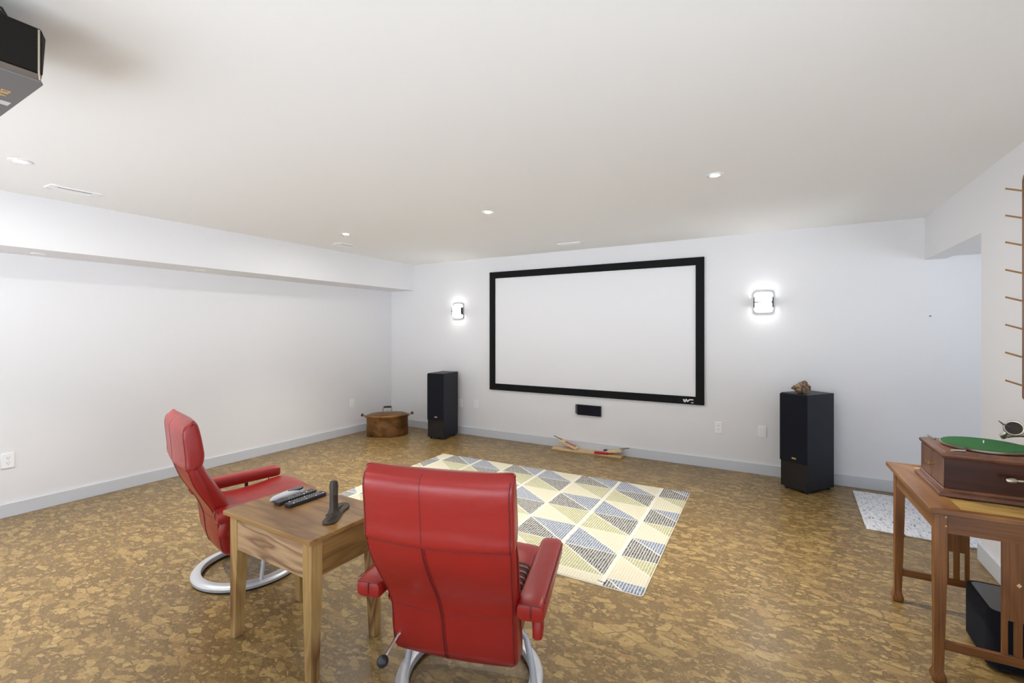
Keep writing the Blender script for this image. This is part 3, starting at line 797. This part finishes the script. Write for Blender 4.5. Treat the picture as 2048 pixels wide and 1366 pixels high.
finish('apron', MB().box((LX0+.043, LY0+.006, za), (LX1-.043, LY0+.026, zb)), M['oak_x'], t)
finish('apron', MB().box((LX0+.043, LY1-.026, za), (LX1-.043, LY1-.006, zb)), M['oak_x'], t)
finish('apron', MB().box((LX0+.006, LY0+.043, za), (LX0+.026, LY1-.043, zb)), M['oak_y'], t)
finish('apron', MB().box((LX1-.026, LY0+.043, za), (LX1-.006, LY1-.043, zb)), M['oak_y'], t)
cxp = (LX0+LX1)/2
for y in (LY0+.008, LY1-.024):
    finish('stretcher', MB().box((LX0+.030, y, .140), (LX1-.030, y+.018, .176)), M['oak_x'], t, bevel=.002)
    # slatted panel: solid head over two slots
    p = MB(); wv = .049; s1, s2 = .031, .013
    pan = [(cxp-wv, .176), (cxp-s1, .176), (cxp-s1, .315), (cxp-s2, .315), (cxp-s2, .176), (cxp+s2-.002, .176), (cxp+s2-.002, .315), (cxp+s1, .315), (cxp+s1, .176), (cxp+wv, .176), (cxp+wv, za+.002), (cxp-wv, za+.002)]
    finish('slatted_panel', p.prism(pan, y+.003, y+.015, 'y'), M['oak'], t, bevel=.0015)
yy = LY0+.0108
finish('inlay', MB().prism([(cxp, .452), (cxp+.008, .461), (cxp, .470), (cxp-.008, .461)], yy-.0006, yy+.001, 'y'), M['pinewood'], t)
for z in (.692, .655):
    finish('peg', MB().cyl((LX0+.036, LY0-.001, z), .0032, .003, 10, 'y'), M['pinewood'], t)

# ------------------------------------------------------------------ gramophone
GX, GY = .612, 2.671
t = thing('gramophone', 'mahogany tabletop gramophone with a green felt turntable on the oak table', 'gramophone', (GX, GY, LZ+.0005), math.radians(.9))
GW, GD = .440, .385
def rr(x, z): return [(x, x, z), (GW-x, x, z), (GW-x, GD-x, z), (x, GD-x, z)]
finish('base_moulding', MB().rings([rr(0, 0), rr(0, .010), rr(.004, .015), rr(.017, .022), rr(.017, .028), rr(.023, .033)]), M['mahog_light'], t, bevel=.0015)
finish('case', MB().rings([rr(.025, .033), rr(.025, .163)]), M['mahog'], t, bevel=.0015)
finish('lid_moulding', MB().rings([rr(.025, .160), rr(.020, .164), rr(.016, .170), rr(.014, .177), rr(.017, .184), rr(.026, .187), rr(.030, .190)]), M['mahog_light'], t, bevel=.0015)
dw = (GD-.05)/2
for k in (0, 1):
    d_ = finish('door', MB().box((.0205, .0265+k*(dw+.001), .036), (.025, .0255+k*(dw+.001)+dw-.003, .160)), M['mahog_door'], t, bevel=.0012)
    yk = .025+dw + (-.017 if k == 0 else .017)
    finish('knob', MB().tube([(.021, yk, .100), (.013, yk, .100), (.011, yk, .100), (.005, yk, .100), (.003, yk, .100)], [.003, .003, .0065, .0065, .003], 12), M['brass'], d_)
# turntable
tx, ty = .813-GX, 2.868-GY
finish('turntable', MB().lathe([(.138, .193), (.146, .195), (.147, .204), (.143, .2055)], c=(tx, ty, 0), n=72), M['nickel'], t)
finish('felt', MB().lathe([(.1425, .2045), (.143, .208), (.1415, .2095), (.004, .2095)], c=(tx, ty, 0), n=72), M['felt'], t)
finish('spindle', MB().lathe([(.0028, .205), (.0028, .220), (.0018, .2235)], c=(tx, ty, 0), n=12), M['chrome'], t)
finish('turntable_shaft', MB().cyl((tx, ty, .188), .012, .008, 16), M['steel'], t)
finish('brake_lever', MB().tube([(.060, .30, .191), (.050, .335, .196), (.045, .350, .199)], .004, 8), M['nickel'], t)
finish('speed_control', MB().tube([(.055, .060, .190), (.075, .050, .196), (.100, .048, .196)], .005, 8), M['nickel'], t)
# tone arm and sound box
rx, ry_, rz_ = .300, .150, .275
finish('tone_arm', MB().tube([(.405, .335, .190), (.405, .335, .222), (.400, .333, .236), (.386, .328, .243), (.36, .320, .243), (.33, .311, .239), (.305, .303, .233)], [.017, .016, .015, .0135, .012, .0105, .0095], 16), M['nickel'], t)
finish('arm_elbow', MB().tube([(.306, .303, .233), (.298, .297, .231), (.293, .290, .238), (.299, .284, .252), (.308, .280, .266)], [.0095, .0115, .012, .0105, .008], 14), M['nickel'], t)
D = Vector((-.25, -.94, .22)).normalized(); up = Vector((0, 0, 1)); Ax = D.cross(up).normalized(); Az = Ax.cross(D).normalized(); SX = -1 if Ax.x > 0 else 1
def disc(c, prof, n=36):
    R = [[c + Ax*r*math.cos(2*PI*k/n) + Az*r*math.sin(2*PI*k/n) + D*h for k in range(n)] for r, h in prof]
    return MB().rings(R)
c0 = Vector((.322, .268, .2775))
sb_ = finish('sound_box', disc(c0, [(.026, -.013), (.034, -.011), (.0345, .004), (.032, .008), (.028, .0075), (.027, .003), (.026, .0015)]), M['nickel'], t)
finish('diaphragm', disc(c0, [(.0268, .0012), (.026, .0034), (.017, .0030), (.016, .0044), (.006, .0048)]), plain('dark_mica_diaphragm', (.03, .02, .013), .7), sb_)
finish('needle_arm', MB().tube([c0 + D*.006, c0 + D*.009 + Ax*SX*.014 + Az*.004, c0 + D*.009 + Ax*SX*.034 + Az*.014, c0 + D*.006 + Ax*SX*.048 + Az*.028], [.002, .003, .004, .0012], 8), M['steel'], sb_)
# crank
ck = finish('crank', MB().tube([(.215, .025, .105), (.215, -.012, .105), (.222, -.022, .106), (.268, -.024, .110)], [.006, .006, .005, .0045], 10), M['nickel'], t)
finish('crank_knob', MB().tube([(.200, -.030, .106), (.206, -.029, .106), (.217, -.027, .107), (.228, -.025, .1075), (.236, -.024, .108)], [.004, .0095, .0115, .010, .005], 16), M['nickel'], ck)

# ------------------------------------------------------------------ subwoofer under the table
t = thing('subwoofer', 'small black cube subwoofer on the floor under the oak table', 'subwoofer', (.786, 2.735, 0), 0)
sp_ = slab(0, .270, 0, .310, .045, 8)
finish('cabinet', MB().prism(inset(sp_, .003), .012, .250), M['spk'], t, bevel=.004)
gr = [p for p in slab(0, .270, 0, .310, .050, 8)]
finish('grille', MB().rings([[(x, y, .022) for x, y in sp_], [(x, y, .246) for x, y in sp_], [(x, y, .256) for x, y in inset(sp_, .006)], [(x, y, .2575) for x, y in inset(sp_, .016)], [(x, y, .254) for x, y in inset(sp_, .018)]], caps=False), M['grille'], t)
finish('top_panel', MB().prism(inset(sp_, .017), .250, .2565), plain('satin_grey_black_panel', (.045, .046, .052), .22), t, bevel=.001)
finish('status_light', MB().ball((.055, -.0005, .060), .0035, 10, 6), M['logo'], t)
for sx in (.04, .23):
    for sy in (.04, .27): finish('foot', MB().cyl((sx, sy, 0), .014, .013, 12), M['rubber'], t)

# ------------------------------------------------------------------ peg rack on the right wall
t = thing('peg_rack', 'tall dark wooden rack with eight thin pegs on the right wall', 'peg rack', (XR, 3.402, 0), 0)
finish('back_board', MB().prism([(0, 1.112), (-.012, 1.104), (-.10, 1.104), (-.112, 1.112), (-.112, 2.235), (-.095, 2.265), (-.017, 2.265), (0, 2.240)], -.022, 0, 'x'), M['rackwood'], t, bevel=.003)
for z in (2.184, 2.043, 1.902, 1.757, 1.613, 1.468, 1.322, 1.175):
    finish('peg', MB().tube([(-.012, -.014, z-.004), (-.084, -.002, z+.024)], .0046, 8), M['pegwood'], t)

# ------------------------------------------------------------------ projector on the ceiling
PX, PY = -1.932, .503
t = thing('ceiling_projector', 'black video projector with a grey underside hung from the ceiling', 'projector', (PX, PY, 2.21), 0)
ph_ = .165; pw, pd = .455, .47
def plan(fx, fy, d=0.):
    p = [(0, 0), (fx, fy), (-pw-fx, fy), (-pw, 0), (-pw, -pd), (0, -pd)]
    return inset(p, d) if d else p
def ring(z, fx, fy, d=0.): return [(x, y, z) for x, y in plan(fx, fy, d)]
finish('case', MB().rings([ring(.028, -.010, .005), ring(ph_-.008, -.046, .021), ring(ph_, -.046, .021, .008)]), M['proj'], t, bevel=.002)
finish('underside', MB().rings([ring(0, -.02, .009, .002), ring(.005, -.02, .009)]), M['proj_g'], t, bevel=.001)
finish('side_stripe', MB().rings([ring(.006, -.008, .004, .006), ring(.024, -.008, .004, .001), ring(.0285, -.008, .004, .006)]), M['proj_b'], t)
finish('trim_line', MB().tube([(.0005, -.006, ph_-.008), (.0005, -.006, .030), (-.004, -.003, .008)], .0028, 8), M['proj_l'], t)
ln = finish('lens_barrel', MB().lathe([(.060, 0), (.060, .006), (.050, .008), (.046, .002), (.010, .001)], n=32), M['proj'], t, loc=(-pw/2, .014, .085), rot=(-PI/2, 0, 0))
text_mesh('DILA', .030, M['proj_o'], t, (-.150, -.050, -.0004), (PI, 0, PI), 'printed_mark', 'orange print on the underside')
for k in range(4): finish('printed_bar', MB().box((-.262-.010*k, -.030, -.0006), (-.257-.010*k, -.006, .001)), M['logo'], t)
finish('ceiling_bracket', MB().cyl((-pw/2, -pd/2, ph_-.002), .06, CH-2.21-ph_+.002, 24), M['proj'], t)
finish('power_cable', MB().tube([(-.058, -.062, ph_-.002), (-.052, -.066, ph_+.018), (-.036, -.085, ph_+.026), (-.05, -.15, ph_+.034), (-.16, -.22, ph_+.04), (-.22, -.24, ph_+.045)], .0042, 8), M['cable'], t)
finish('signal_cable', MB().tube([(-.072, -.055, ph_-.002), (-.066, -.060, ph_+.028), (-.050, -.072, ph_+.036), (-.04, -.11, ph_+.040), (-.12, -.19, ph_+.05), (-.22, -.25, ph_+.055)], .0036, 8), M['cable'], t)

# ------------------------------------------------------------------ daylight, camera, view
UPLIGHT, SKY = (5.6, 6.1, 6.7), (.75, .95, 1.25)
w = bpy.data.worlds.new('daylight'); SC.world = w; w.use_nodes = True
wt = w.node_tree; bg = wt.nodes['Background']
tc = wt.nodes.new('ShaderNodeTexCoord'); sx_ = wt.nodes.new('ShaderNodeSeparateXYZ'); wt.links.new(tc.outputs['Generated'], sx_.inputs[0])
rp_ = wt.nodes.new('ShaderNodeValToRGB'); mp_ = wt.nodes.new('ShaderNodeMapRange')
mp_.inputs[1].default_value = -1; mp_.inputs[2].default_value = 1
wt.links.new(sx_.outputs[2], mp_.inputs[0]); wt.links.new(mp_.outputs[0], rp_.inputs[0])
e0, e1 = rp_.color_ramp.elements; e0.position = .485; e0.color = (*UPLIGHT, 1); e1.position = .515; e1.color = (*SKY, 1)   # bright lower half added to light the ceiling, dimmer sky above
wt.links.new(rp_.outputs[0], bg.inputs[0]); bg.inputs[1].default_value = 1.

cam = bpy.data.cameras.new('camera'); co = bpy.data.objects.new('camera', cam); COL.objects.link(co)
co.location = (0, 0, 1.46); co.rotation_euler = (PI/2, 0, math.radians(29.861))
cam.sensor_fit = 'HORIZONTAL'; cam.sensor_width = 36; cam.lens = 36*923.1/2048
cam.shift_y = -(683-661.3)/2048; cam.clip_start = .05
SC.camera = co
SC.view_settings.view_transform = 'Standard'; SC.view_settings.look = 'None'
SC.view_settings.gamma = 1.; SC.view_settings.use_curve_mapping = False
SC.view_settings.exposure = .2
SC.cycles.max_bounces = 12; SC.cycles.diffuse_bounces = 8
SC.cycles.sample_clamp_indirect = 6.
